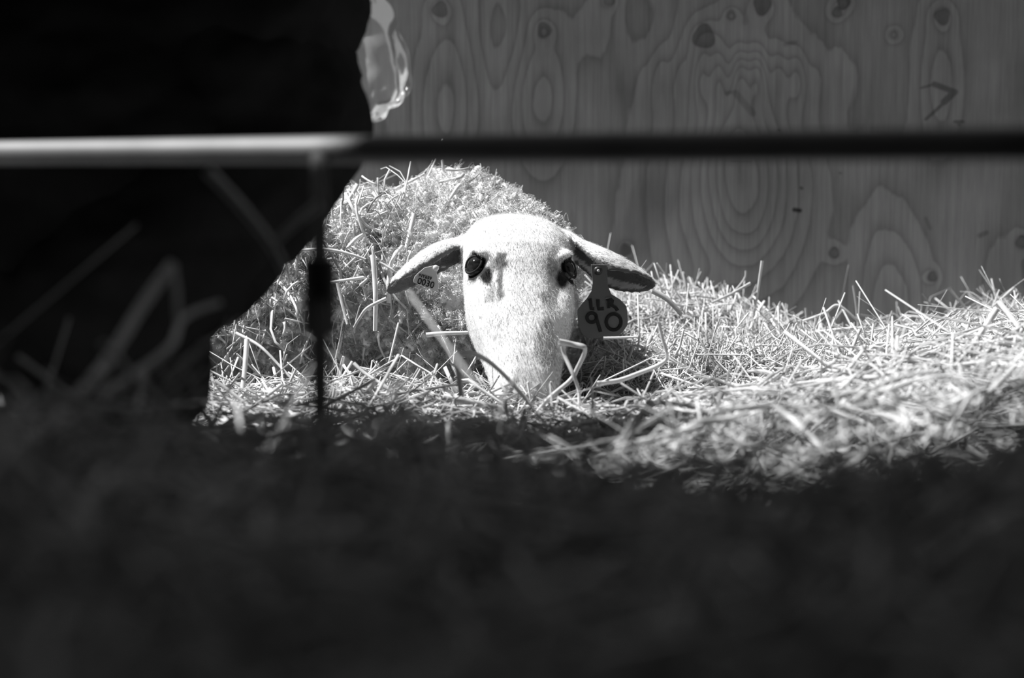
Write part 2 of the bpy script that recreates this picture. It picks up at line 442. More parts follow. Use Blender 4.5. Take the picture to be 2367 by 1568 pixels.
# ------------------------------------------------------------------ the sheep's frame of head
HC = P(1206, 622, 2.08)                       # midway between the eyes
TL = math.radians(33)
WD = Vector((0.045, -math.sin(TL), -math.cos(TL))).normalized(); UX = Vector((1, 0.16, -.05)); UX = (UX - WD*UX.dot(WD)).normalized(); NF = UX.cross(WD).normalized()
if NF.y > 0: NF = -NF
def HP(u, s, n): return HC + UX*u + WD*s + NF*n

#  s,    half width, front depth, back depth, centre shift n
HEAD = [(-.099, .010, .006, .010, -.050), (-.095, .031, .018, .030, -.048), (-.085, .048, .032, .050, -.042), (-.068, .061, .046, .070, -.036), (-.045, .0685, .053, .085, -.030),
        (-.022, .069, .054, .095, -.024), (0, .0675, .050, .105, -.020), (.025, .0665, .046, .115, -.018), (.050, .066, .044, .115, -.016),
        (.075, .060, .043, .102, -.015), (.100, .0525, .042, .084, -.014), (.125, .0455, .040, .066, -.014), (.150, .040, .037, .054, -.015),
        (.172, .0375, .034, .046, -.018), (.190, .0345, .029, .040, -.021), (.203, .027, .021, .032, -.024), (.210, .012, .010, .018, -.027)]
def head_mesh():
    v, f, n = [], [], 40
    for s, a, fr, bk, c in HEAD:
        for i in range(n):
            t = 2*math.pi*i/n; ct, st = math.cos(t), math.sin(t)
            if st >= 0:      # front: flattened nose bridge with sloping sides
                e = .84 if s < .0 else .84 - min(s/.08, 1)*.20
                u = a*math.copysign(abs(ct)**e, ct); d = fr*abs(st)**(.95 - (0 if s < 0 else min(s/.08, 1)*.10))
            else:            # cheeks and jaw, narrowing backwards
                k = abs(st); nar = 1 - (.38 if s > -.03 else .15)*k**2
                u = a*math.copysign(abs(ct)**.75, ct)*nar; d = -bk*k**.9
            v.append(HP(u, s, c + d))
    for j in range(len(HEAD)-1):
        for i in range(n):
            a, b = j*n+i, j*n+(i+1) % n; f.append((a, b, b+n, a+n))
    f.append(tuple(range(n))[::-1]); f.append(tuple((len(HEAD)-1)*n+i for i in range(n)))
    return v, f

def ear_mesh(stations, end=238):
    """stations: (px, py, y, half height px, rim angle deg) from root to tip; a C-shaped leaf that opens towards the front"""
    v, f = [], []; n = 15; th = .0028
    for px, py, y, hw, rim in stations:
        c = P(px, py, y); R = hw/FPX*y
        pts = []
        for sgn in (1, -1):
            rng_ = range(n) if sgn == 1 else range(n-1, -1, -1)
            for i in rng_:
                t = math.radians(rim + (end-rim)*i/(n-1))
                rr = R if sgn == 1 else max(R-2*th, R*.35)
                pts.append(c + Vector((0, -math.cos(t)*rr*.80, math.sin(t)*rr)))
        v += pts
    k = 2*n
    for j in range(len(stations)-1):
        for i in range(k):
            a, b = j*k+i, j*k+(i+1) % k; f.append((a, b, b+k, a+k))
    # end caps as quads across the strip so the C stays open
    for base, flip in ((0, False), ((len(stations)-1)*k, True)):
        for i in range(n-1):
            q = (base+i, base+k-1-i, base+k-2-i, base+i+1)
            f.append(q if not flip else q[::-1])
    return v, f
EAR_L = [(1125, 562, 2.150, 34, 60), (1095, 570, 2.145, 37, 40), (1062, 585, 2.140, 38, 22), (1030, 598, 2.135, 45, 8), (1000, 613, 2.130, 49, 0), (970, 630, 2.126, 47, 0),
         (945, 645, 2.124, 41, 8), (922, 659, 2.122, 33, 18), (905, 669, 2.121, 25, 30), (897, 675, 2.121, 16, 40), (892, 678, 2.121, 7, 45)]
EAR_R = [(1290, 560, 2.150, 34, 60), (1318, 572, 2.145, 38, 40), (1345, 592, 2.140, 40, 15), (1372, 610, 2.135, 47, 0), (1402, 625, 2.130, 50, 2), (1432, 637, 2.126, 48, 12),
         (1460, 646, 2.124, 41, 25), (1484, 653, 2.122, 32, 38), (1500, 657, 2.121, 23, 45), (1510, 659, 2.121, 15, 50), (1516, 660, 2.121, 7, 50)]

parts = [head_mesh(), ear_mesh(EAR_L, 222), ear_mesh(EAR_R)]
for s in (-1, 1):       # brow ridges
    parts.append(ball(HP(s*.050, -.014, .008), (.013, .018, .010)))
parts += [ball((-.47, 2.43, .243), (.44, .225, .192), n=40, m=24), ball((-.075, 2.37, .285), (.155, .20, .185), n=32, m=20),
          ball((-.80, 2.46, .24), (.20, .20, .18), n=28, m=16),
          ball((-.03, 2.34, .17), (.13, .17, .11)),
          ball((-.16, 2.36, .325), (.22, .17, .125), n=32, m=18)]
# neck
parts += chain([((-.05, 2.36, .33), .115), ((.0, 2.26, .345), .092), ((HC.x, 2.18, .335), .070)])
# folded legs beside the belly
parts += chain([((-.08, 2.25, .16), .06), ((-.22, 2.19, .10), .035), ((-.05, 2.15, .07), .025), ((.02, 2.12, .06), .022)])
parts += chain([((-.72, 2.30, .16), .09), ((-.52, 2.22, .11), .05), ((-.66, 2.17, .07), .028), ((-.56, 2.13, .06), .024)])
body = remesh(parts, .0027, 5, 'body')
C, NO = co_no(body)

# head coordinates of every vertex
D = C - np.array(HC); hu = D@np.array(UX); hs = D@np.array(WD); hn = D@np.array(NF)
inhead = (hs > -.11) & (hs < .24) & (hn > -.13)
# distance behind the poll decides where the fleece starts
nearhead = (np.abs(hu) < .078) & (hn > -.12) & (hs < .16)
fle = np.where(nearhead, np.clip((C[:, 1] - 2.168)/.02, 0, 1), np.clip((C[:, 1] - 2.145)/.015, 0, 1))
earish = (C[:, 1] < 2.19) & ((C[:, 0] < P(1072, 600, 2.13).x) | (C[:, 0] > P(1330, 600, 2.13).x)) & (C[:, 2] > P(0, 705, 2.13).z) & (C[:, 1] < 2.168)
fle[earish] = 0
topcrown = (hs < -.05) & (hn < -.045) & (C[:, 1] > 2.14)
fle = np.maximum(fle, np.where(topcrown, .0, 0))
# eye sockets and tear grooves
EYES = [HP(-.0575, .000, .004), HP(.0565, .001, .005)]
for e in EYES:
    d = C - np.array(e); r = np.linalg.norm(d, axis=1)
    w_ = np.exp(-(r/.017)**2); C -= NO*(w_*.0055)[:, None]
    rr = np.exp(-((r-.021)/.0045)**2); C += NO*(rr*.0022)[:, None]
for s in (-1, 1):
    # hollow below the inner corner of the eye, running down the cheek
    for (u, q, rad, dep_) in [(.043, .030, .013, .004), (.036, .050, .012, .004), (.036, .015, .010, .0035), (.034, .10, .016, .003)]:
        p = np.array([s*u, q]); d = np.hypot(hu-p[0], (hs-p[1])*.7)
        m_ = np.exp(-(d/rad)**2)*inhead*(hn > -.03); C -= NO*(m_*dep_)[:, None]
# nostrils / mouth line
for s in (-1, 1):
    d = np.hypot(hu-s*.016, (hs-.193)*.8); m_ = np.exp(-(d/.006)**2)*(hn > -.03)*inhead; C -= NO*(m_*.005)[:, None]
d = np.abs(hn + .045) + np.clip(.15-hs, 0, 1)*2; m_ = np.exp(-(d/.003)**2)*inhead; C -= NO*(m_*.003)[:, None]

# fleece relief: locks of wool
def n3(sc, off=0.0, st=(1, 1, 1)):
    return np.array([noise.noise(Vector((p[0]*sc*st[0]+off, p[1]*sc*st[1], p[2]*sc*st[2]))) for p in C[fi]])
fi = np.where(fle > .02)[0]
big = n3(16, 2.0); med = n3(55, 9.0)
def wq(p):
    a = noise.noise_vector(Vector(p)*38)*.55 + noise.noise_vector(Vector(p)*90)*.35
    return Vector((p[0]*70+a.x, p[1]*70+a.y, p[2]*50+a.z))
vor = np.array([noise.voronoi(wq(p))[0][:2] for p in C[fi]])
hf = n3(130, 3.0)
lock = np.clip((vor[:, 1]-vor[:, 0])*1.6, 0, 1)
disp = np.zeros(len(C)); disp[fi] = (big*.012 + med*.011 + (lock-.4)*.012 + hf*.006)*fle[fi]
C += NO*disp[:, None]
set_co(body, C)
_, NO = co_no(body)
coat = np.full(len(C), .80)
coat[fi] = .80*(1-fle[fi]) + fle[fi]*(.66 + .12*lock + .10*big)  # shade in the crevices between locks is painted into the wool colour
# ear insides are barer and greyer, with their shade painted into the coat
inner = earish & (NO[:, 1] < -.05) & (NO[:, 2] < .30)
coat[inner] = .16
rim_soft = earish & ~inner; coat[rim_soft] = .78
nz_ = np.array([noise.noise(Vector((a*260, b*150, 0))) for a, b in zip(hu, hs)])
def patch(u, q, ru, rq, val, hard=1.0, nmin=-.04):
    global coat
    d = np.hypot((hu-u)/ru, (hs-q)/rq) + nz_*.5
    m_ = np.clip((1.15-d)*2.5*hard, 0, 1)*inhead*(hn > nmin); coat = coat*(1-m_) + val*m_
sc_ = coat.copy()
patch(-.030, .006, .0085, .013, .15); patch(-.033, .036, .0050, .026, .20); patch(-.044, .046, .007, .018, .42)  # tear groove: darker hair, with the shade beside the eye painted in
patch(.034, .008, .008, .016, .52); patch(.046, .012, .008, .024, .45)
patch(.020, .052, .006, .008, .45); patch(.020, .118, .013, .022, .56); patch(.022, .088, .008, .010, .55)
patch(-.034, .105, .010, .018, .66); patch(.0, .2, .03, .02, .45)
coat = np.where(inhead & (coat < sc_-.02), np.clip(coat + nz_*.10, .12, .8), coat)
for k, e in enumerate(EYES):
    d = C - np.array(e); r = np.sqrt((d@np.array(UX)*1.2)**2 + ((d@np.array(WD)-.002)*.88)**2 + (d@np.array(NF))**2) + nz_*.002
    m_ = np.clip((.0200-r)/.003, 0, 1); coat = coat*(1-m_) + .022*m_
    # dark inner corner of the eye
    s = -1 if k == 0 else 1
    dd = np.hypot((hu-s*.048)/.007, (hs-.020)/.013); m_ = np.clip((1.1-dd)*3, 0, 1)*inhead*(hn > -.03); coat = coat*(1-m_) + .035*m_
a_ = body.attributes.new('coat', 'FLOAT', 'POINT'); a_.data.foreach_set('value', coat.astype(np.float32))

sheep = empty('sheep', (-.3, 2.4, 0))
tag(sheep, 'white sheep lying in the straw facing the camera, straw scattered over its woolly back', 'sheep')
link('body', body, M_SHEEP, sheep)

# eyeballs: dark, with a level slot pupil
for k, e in enumerate(EYES):
    s = -1 if k == 0 else 1
    c = Vector(e) - NF*.0052 + UX*(-s*.0048)
    v, f = ball(c, (.0152, .0152, .0152), n=32, m=20)
    out = (UX*s*.75 + NF*.65).normalized(); upv = -WD
    ir = []
    for p in v:
        q = (Vector(p)-c).normalized(); along = q.dot(out); up_ = q.dot(upv)
        ir.append(1.0 if (along > .72 and abs(up_) > .16) else 0.0)
    me = py_mesh('eye', v, f); at = me.attributes.new('iris', 'FLOAT', 'POINT'); at.data.foreach_set('value', ir)
    link('eye', me, M_EYE, sheep)
    # eyelid rims around the ball
    lid = []
    side = out.cross(upv).normalized(); up2 = side.cross(out).normalized()
    for sg in (1, -1):
        pts = []
        for i in range(13):
            t = math.pi*i/12
            dirv = (out*.62 + side*math.cos(t)*.80 + up2*sg*math.sin(t)*(.52 if sg > 0 else .60)).normalized()
            pts.append(c + dirv*.0160)
        pts = np.array([[tuple(p) for p in pts]]); vv, ff = tubes(pts, np.array([.0017]), 4, 1.0, twist=np.array([tuple(out)]))
        lid.append((vv, [tuple(q) for q in ff]))
    v, f = join_np(lid); lm = py_mesh('eyelid', v, f)
    at = lm.attributes.new('coat', 'FLOAT', 'POINT'); at.data.foreach_set('value', np.full(len(v), .03, np.float32))
    link('eyelid', lm, M_SHEEP, sheep)
# upper lashes, pale hair over both eyes

# ---- hair and wool grown over the body
tri_ok = None
def sample(mask, n):
    """random points on the body where mask holds"""
    me = body; me.calc_loop_triangles()
    T = np.empty(len(me.loop_triangles)*3, np.int32); me.loop_triangles.foreach_get('vertices', T); T = T.reshape(-1, 3)
    T = T[mask[T].all(1)]
    A, B, E = C[T[:, 0]], C[T[:, 1]], C[T[:, 2]]
    ar = np.linalg.norm(np.cross(B-A, E-A), axis=1); k = rng.choice(len(T), n, p=ar/ar.sum())
    r1 = np.sqrt(rng.random(n)); r2 = rng.random(n)
    wts = np.stack([1-r1, r1*(1-r2), r1*r2], 1)
    pos = (C[T[k]]*wts[:, :, None]).sum(1); nor = NO[T[k]].mean(1); nor /= np.linalg.norm(nor, axis=1, keepdims=True)
    return pos, nor, coat[T[k]].mean(1), T[k][:, 0]

def hairs(name, pos, nor, flow, L, r, ct, lift, curl, S=4, k=3, tip=.25):
    n = len(pos); t = np.linspace(0, 1, S)
    base = nor*lift + flow; base /= np.linalg.norm(base, axis=1, keepdims=True)
    cv = rng.normal(size=(n, 3))*curl; cw = rng.normal(size=(n, 3))*curl
    p = pos[:, None, :] - nor[:, None, :]*.0008 + base[:, None, :]*(L[:, None, None]*t[None, :, None])
    p = p + cv[:, None, :]*(L[:, None, None]*np.sin(t*3.2)[None, :, None]) + cw[:, None, :]*(L[:, None, None]*(1-np.cos(t*5.0))[None, :, None]*.5)
    v, f = tubes(p, r, k, 1.0, taper=np.linspace(1, tip, S))
    me = np_mesh(name, v, f, {'coat': np.repeat(ct, S*k)})
    o = link(name, me, M_WOOL, sheep); o['kind'] = 'stuff'; return o

facemask = (fle < .3) & (NO[:, 1] < .8) & (C[:, 1] < 2.25)
pos, nor, ct, _ = sample(facemask, 70000)
n_ = len(pos)
flow = np.tile(np.array(WD), (n_, 1)) + rng.normal(size=(n_, 3))*.30
lat = (pos - np.array(HC))@np.array(UX)
ex = np.abs(lat) > .075; flow[ex] = np.array(UX)[None, :]*np.sign(lat[ex])[:, None] + rng.normal(size=(ex.sum(), 3))*.3
flow -= nor*(flow*nor).sum(1, keepdims=True)
hs_ = (pos-np.array(HC))@np.array(WD)
# keep hair off the eyeballs
far = np.ones(n_, bool)
for e in EYES: far &= np.linalg.norm(pos-np.array(e), axis=1) > .0185
pos, nor, ct, flow, lat, hs_ = [q[far] for q in (pos, nor, ct, flow, lat, hs_)]
Lh = np.where(np.abs(lat) > .07, .0040, .0048)*rng.uniform(.6, 1.3, len(pos))
# longer woolly hair on the right side of the nose bridge
wl_ = (np.hypot((lat-.018)/.016, (hs_-.11)/.035) < 1) | (np.hypot((lat-.026)/.008, (hs_-.06)/.03) < 1)
Lh[wl_] *= 1.9
hairs('face_hair', pos, nor, flow, Lh, np.full(len(pos), .00022), np.clip(ct*rng.uniform(.9, 1.1, len(pos)), 0, .85), .28, .12)

fmask = (fle > .25) & (NO[:, 1] < .5) & (C[:, 2] > .12) & (C[:, 0] > -1.05)
pos, nor, ct, vi = sample(fmask, 150000)
flow = rng.normal(size=(len(pos), 3))*.5
hairs('fleece', pos, nor, flow, rng.uniform(.004, .0085, len(pos)), rng.uniform(.00030, .00055, len(pos)), np.clip(ct*rng.uniform(.85, 1.15, len(pos)), .2, .8), 1.0, .38, S=5, tip=.6)

# ------------------------------------------------------------------ straw masses
sets = []
wx, wy = wedge(1.12, 2.78)
sets.append(stalks(32000, wx, wy, (-.012, .011), (.065, .6, .24), (.00105, .45), .18) + (.38, .72))
wx, wy = wedge(1.15, 2.78)
sets.append(stalks(9000, wx, wy, (-.002, .009), (.09, .5, .28), (.0014, .4), .20) + (.45, .8))
# leafy hay banked up between the head and the wall: short pieces standing at all angles
sets.append(stalks(13000, lambda n: rng.normal(.27, .10, n), U(2.18, 2.77), (.0, .016), (.036, .5, .10), (.0009, .4), .75) + (.45, .85))
sets.append(stalks(5000, U(.10, .80), U(2.2, 2.78), (.004, .016), (.05, .5, .14), (.0009, .4), .5) + (.4, .8))
sets.append(stalks(150, U(.12, .82), U(2.35, 2.76), (.022, .016), (.08, .35, .13), (.0008, .4), .75, S=5) + (.4, .8))
sets.append(stalks(3500, U(-.42, .06), U(1.92, 2.16), (.004, .014), (.07, .5, .20), (.0013, .4), .35) + (.4, .8))
sets.append(stalks(1200, lambda n: np.where(rng.random(n) < .22, rng.uniform(-.30, -.12, n), rng.uniform(.16, .75, n)), U(1.35, 2.1), (.012, .010), (.12, .4, .26), (.0017, .3), .18, S=6, bend=.16) + (.5, .82))
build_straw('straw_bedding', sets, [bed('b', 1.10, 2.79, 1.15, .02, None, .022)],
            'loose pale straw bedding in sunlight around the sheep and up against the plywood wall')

sets = []
wx, wy = wedge(.36, 1.10, .12)
sets.append(stalks(11000, wx, wy, (-.008, .010), (.08, .4, .25), (.0013, .35), .18) + (.35, .7))
wx, wy = wedge(.36, 1.05, .12)
sets.append(stalks(900, wx, wy, (.010, .012), (.12, .4, .28), (.0016, .3), .35, S=6, bend=.16) + (.4, .75))
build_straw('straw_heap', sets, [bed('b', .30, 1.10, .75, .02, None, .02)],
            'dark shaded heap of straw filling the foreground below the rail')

# straw lying over the fleece
mk = (fle > .5) & (NO[:, 1] < .2) & (C[:, 0] < -.02) & (C[:, 2] > .19)
pos, nor, _, _ = sample(mk, 9000)
pxx = 1183.5 + FPX*pos[:, 0]/pos[:, 1]
keep = rng.random(len(pos)) < np.clip(1.0 - (pxx-860)/160, .07, 1.0)*np.where(pos[:, 2] > .36, 1.0, .75)
pos, nor = pos[keep][:1700], nor[keep][:1700]; n_ = len(pos)
dv = rng.normal(size=(n_, 3)) + np.array([.25, 0, -1.6]); dv -= nor*(dv*nor).sum(1, keepdims=True); dv /= np.linalg.norm(dv, axis=1, keepdims=True)
dv = dv + nor*rng.normal(0, .10, (n_, 1))
Ls = np.clip(.045*np.exp(rng.normal(0, .55, n_)), .012, .16); S = 5
t = np.linspace(-.5, .5, S)[None, :, None]
p = pos[:, None, :] + nor[:, None, :]*.011 + dv[:, None, :]*Ls[:, None, None]*t + rng.normal(size=(n_, 1, 3))*Ls[:, None, None]*.1*(1-4*t*t)
build_straw('straw_litter', [(p, np.clip(.0014*np.exp(rng.normal(0, .5, n_)), .0004, .0032), rng.uniform(.2, .8, n_), .5, .85)], [],
            'loose bits of pale straw caught in the fleece along the back and flank of the sheep')

# ------------------------------------------------------------------ single stalks that stand out
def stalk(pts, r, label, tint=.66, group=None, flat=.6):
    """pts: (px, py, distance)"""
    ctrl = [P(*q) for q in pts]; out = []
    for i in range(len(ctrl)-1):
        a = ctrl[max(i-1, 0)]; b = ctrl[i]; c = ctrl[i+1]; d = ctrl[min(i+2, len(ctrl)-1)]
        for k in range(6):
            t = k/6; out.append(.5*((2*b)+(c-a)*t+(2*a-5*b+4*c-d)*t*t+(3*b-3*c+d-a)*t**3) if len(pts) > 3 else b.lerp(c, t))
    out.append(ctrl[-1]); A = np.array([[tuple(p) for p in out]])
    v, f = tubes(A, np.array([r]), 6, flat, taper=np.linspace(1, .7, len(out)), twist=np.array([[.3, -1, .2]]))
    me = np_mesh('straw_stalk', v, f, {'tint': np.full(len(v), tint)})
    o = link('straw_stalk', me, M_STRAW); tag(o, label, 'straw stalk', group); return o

stalk([(1292, 790, 1.86), (1322, 796, 1.87), (1350, 803, 1.87), (1351, 818, 1.88), (1336, 850, 1.89), (1318, 880, 1.89), (1265, 925, 1.88), (1215, 985, 1.84)], .0032, 'thick pale stalk folded into a triangle right of the muzzle', .8)
stalk([(1300, 800, 1.87), (1305, 822, 1.87), (1325, 866, 1.86), (1338, 905, 1.86), (1338, 955, 1.85)], .0026, 'pale stalk crossing the folded one beside the muzzle', .78)
stalk([(1066, 915, 1.70), (1060, 850, 1.72), (1064, 824, 1.73), (1090, 817, 1.74), (1125, 833, 1.76), (1160, 862, 1.78), (1200, 905, 1.80), (1225, 935, 1.80)], .0030, 'flat arched stalk hooping over in front of the left cheek and muzzle', .62)
stalk([(1762, 603, 2.45), (1755, 650, 2.45), (1748, 700, 2.45), (1735, 770, 2.45)], .0022, 'tall thin stalk standing straight up before the plywood wall', .7)
stalk([(1724, 626, 2.5), (1720, 646, 2.5), (1690, 680, 2.5), (1640, 712, 2.5), (1600, 735, 2.5)], .0015, 'stalk bending up to the left of the tallest upright stalk', .62)
stalk([(1735, 655, 2.45), (1690, 680, 2.45), (1645, 700, 2.45)], .0022, 'short slanting stalk just left of the tallest upright stalk', .5)
stalk([(1775, 768, 2.45), (1850, 745, 2.45), (1905, 725, 2.45), (1936, 706, 2.45), (1975, 735, 2.45), (2010, 765, 2.46)], .0024, 'long stalk folded like a roof over the hollow by the wall', .68)
stalk([(1870, 772, 2.4), (1940, 762, 2.4), (2000, 758, 2.4)], .0030, 'thick level stalk below the roof-shaped one', .66)
stalk([(1972, 660, 2.55), (1978, 700, 2.55), (1982, 745, 2.55), (1986, 790, 2.55)], .0016, 'forked upright stalk standing against the wall right of the hollow', .6)
stalk([(1862, 712, 2.5), (1866, 760, 2.5), (1856, 830, 2.5)], .0016, 'upright stalk left of the hollow by the wall', .6)
stalk([(2197, 670, 2.5), (2232, 712, 2.5), (2275, 765, 2.5)], .0022, 'stalk leaning left in the pair crossed at the far right by the wall', .6)
stalk([(2345, 665, 2.5), (2300, 705, 2.5), (2262, 750, 2.5)], .0022, 'stalk leaning right in the pair crossed at the far right by the wall', .62)
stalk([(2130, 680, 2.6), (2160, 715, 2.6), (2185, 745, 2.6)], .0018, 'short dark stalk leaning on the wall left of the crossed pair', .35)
stalk([(2010, 850, 2.3), (2085, 790, 2.35), (2155, 725, 2.4)], .0017, 'long slanting stalk rising to the right towards the crossed pair', .6)
stalk([(1575, 660, 2.5), (1562, 720, 2.5), (1548, 750, 2.5)], .0012, 'thin stalk sticking up just right of the right ear tip', .55)
stalk([(1508, 672, 2.2), (1540, 690, 2.2), (1562, 712, 2.2), (1575, 728, 2.2)], .0040, 'broad flat leaf blade below the tip of the right ear', .62)
stalk([(571, 785, 2.02), (566, 850, 2.0), (560, 900, 1.98), (551, 965, 1.96)], .0032, 'thick bright stalk leaning upright against the fleece in front of the flank', .8)
stalk([(462, 792, 2.05), (480, 845, 2.03), (498, 895, 2.01), (528, 962, 1.98)], .0026, 'bright stalk slanting down right near the trouser leg', .68)
stalk([(545, 770, 2.1), (600, 800, 2.08), (650, 850, 2.06), (712, 918, 2.04)], .0022, 'long straight stalk slanting across the shaded flank down to the rail post', .55)
stalk([(650, 588, 2.13), (690, 580, 2.12), (755, 577, 2.12), (810, 588, 2.12), (845, 600, 2.12)], .0024, 'curved level stalk lying high across the flank under the back', .72)
stalk([(862, 590, 2.12), (866, 640, 2.11), (868, 700, 2.10), (867, 765, 2.10)], .0036, 'broad bright stalk hanging straight down over the shoulder fleece', .8)
stalk([(893, 690, 2.06), (850, 712, 2.06), (832, 735, 2.06), (818, 758, 2.06)], .0022, 'stalk running down left from the tip of the left ear', .66)
stalk([(780, 655, 2.1), (790, 700, 2.09), (803, 750, 2.08)], .0022, 'stalk slanting steeply down beside the rail post', .68)
stalk([(985, 775, 2.0), (1020, 771, 2.0), (1082, 769, 2.0)], .0028, 'level pale stalk touching the left cheek', .74)
stalk([(598, 922, 1.93), (680, 912, 1.93), (790, 905, 1.93), (905, 911, 1.93)], .0024, 'long level stalk lying across the front of the flank', .66)
stalk([(818, 840, 1.97), (840, 860, 1.96), (870, 880, 1.95), (908, 903, 1.94)], .0024, 'bent stalk ending at the long level stalk', .66)
stalk([(805, 958, 1.9), (850, 955, 1.9), (905, 953, 1.9)], .0024, 'short level stalk below the long level one', .7)
stalk([(655, 937, 1.93), (620, 965, 1.9), (560, 975, 1.88), (470, 985, 1.86), (432, 995, 1.85)], .0026, 'stalk along the top of the sunlit tuft near the knee', .72)
stalk([(1380, 887, 1.86), (1430, 880, 1.88), (1480, 862, 1.9), (1525, 843, 1.9), (1542, 825, 1.9), (1532, 785, 1.9), (1522, 745, 1.9)], .0027, 'pale stalk curving up to the right beside the shaded chest and round tag', .72)
stalk([(1395, 782, 2.0), (1430, 781, 2.0), (1475, 779, 2.0)], .0017, 'thin level stalk touching the bottom of the large ear tag', .7)
stalk([(1470, 965, 1.8), (1510, 930, 1.82), (1555, 900, 1.84)], .0026, 'stalk slanting up right in the hollow before the hay bank', .74)
stalk([(1430, 1035, 1.40), (1520, 1012, 1.42), (1620, 985, 1.45), (1730, 955, 1.5)], .0026, 'long blurred stalk slanting over the sunlit straw in the middle', .75)
stalk([(1785, 935, 1.45), (1850, 985, 1.4), (1905, 1040, 1.36), (1950, 1095, 1.32)], .0030, 'blurred thick stalk slanting down right over the sunlit straw', .7)
stalk([(1965, 935, 1.5), (2020, 895, 1.5), (2100, 868, 1.5), (2160, 862, 1.5)], .0024, 'blurred arched stalk rising right from the sunlit middle', .62)
stalk([(1910, 990, 1.5), (1935, 960, 1.52), (1955, 925, 1.55)], .0042, 'short thick blurred stalk standing in the sunlit straw', .78)
stalk([(2265, 965, 1.35), (2320, 920, 1.33), (2400, 850, 1.3)], .0026, 'blurred stalk leaving the frame at the right edge', .55)
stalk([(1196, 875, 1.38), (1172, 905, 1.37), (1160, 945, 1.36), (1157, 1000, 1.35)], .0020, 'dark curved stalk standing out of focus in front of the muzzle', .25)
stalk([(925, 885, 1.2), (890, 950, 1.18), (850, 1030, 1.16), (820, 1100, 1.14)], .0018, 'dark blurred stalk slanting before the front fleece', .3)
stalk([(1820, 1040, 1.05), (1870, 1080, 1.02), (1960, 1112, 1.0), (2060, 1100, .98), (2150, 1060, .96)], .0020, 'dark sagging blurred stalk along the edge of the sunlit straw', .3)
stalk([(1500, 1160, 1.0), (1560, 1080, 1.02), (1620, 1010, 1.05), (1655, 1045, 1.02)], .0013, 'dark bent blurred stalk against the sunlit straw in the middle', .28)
# blurred stalks in the shaded foreground
stalk([(400, 610, .95), (330, 705, .93), (250, 830, .90), (165, 930, .87), (60, 1030, .82)], .0030, 'tall blurred stalk bent to a peak before the dark trousers', .8)
stalk([(398, 612, .95), (408, 670, .94), (412, 745, .93)], .0018, 'thin blurred stalk hanging from the peak of the tall bent one', .7)
stalk([(235, 915, .90), (320, 860, .92), (395, 800, .94), (425, 735, .96), (510, 700, .98)], .0022, 'blurred stalk bending up right in front of the dark trousers', .8)
stalk([(480, 395, 1.0), (560, 480, 1.0), (630, 570, 1.0), (665, 640, 1.0)], .0034, 'very blurred stalk slanting down right under the rail', .55)
stalk([(740, 470, 1.0), (690, 510, 1.0), (635, 560, 1.0)], .0026, 'very blurred stalk slanting up right under the rail', .5)
stalk([(608, 1175, .66), (600, 1260, .64), (585, 1350, .62), (535, 1420, .6)], .0022, 'blurred upright stalk in the shaded foreground left of centre', .7)
stalk([(205, 1130, .7), (190, 1230, .66), (120, 1300, .64), (30, 1400, .6)], .0026, 'blurred drooping stalk at the lower left of the foreground', .7)
stalk([(1185, 1290, .6), (1260, 1400, .57), (1370, 1560, .54)], .0020, 'blurred stalk slanting down right at the bottom centre', .75)
stalk([(1620, 1300, .6), (1690, 1390, .58), (1770, 1460, .56)], .0020, 'blurred stalk slanting down right at the lower right', .75)
stalk([(2205, 1110, .78), (2225, 1190, .75), (2225, 1290, .7)], .0018, 'blurred upright stalk at the right of the foreground', .7)

# ------------------------------------------------------------------ ear tags
def plate(name, outline, y, th, m, parent):
    bm = bmesh.new(); vs = [bm.verts.new(P(px, py, y)) for px, py in outline]; fc = bm.faces.new(vs)
    r = bmesh.ops.extrude_face_region(bm, geom=[fc])
    for g in r['geom']:
        if isinstance(g, bmesh.types.BMVert): g.co.y += th
    bmesh.ops.recalc_face_normals(bm, faces=bm.faces)
    me = bpy.data.meshes.new(name); bm.to_mesh(me); bm.free()
    o = link(name, me, m, parent, False); b = o.modifiers.new('b', 'BEVEL'); b.width = .0004; b.segments = 2; return o

def strokes(name, lines, y, r, parent, m=None):
    prt = []
    for ln in lines:
        pts = np.array([[tuple(P(px, py, y)) for px, py in ln]])
        v, f = tubes(pts, np.array([r]), 6, .25, twist=np.array([[0, 1.0, 0]]))
        u = v.copy(); u[:, 1] = y + (v[:, 1]-y)*.25
        prt.append((u, [tuple(q) for q in f]))
    v, f = join_np(prt); return link(name, py_mesh(name, v, f), m or M_INK, parent)

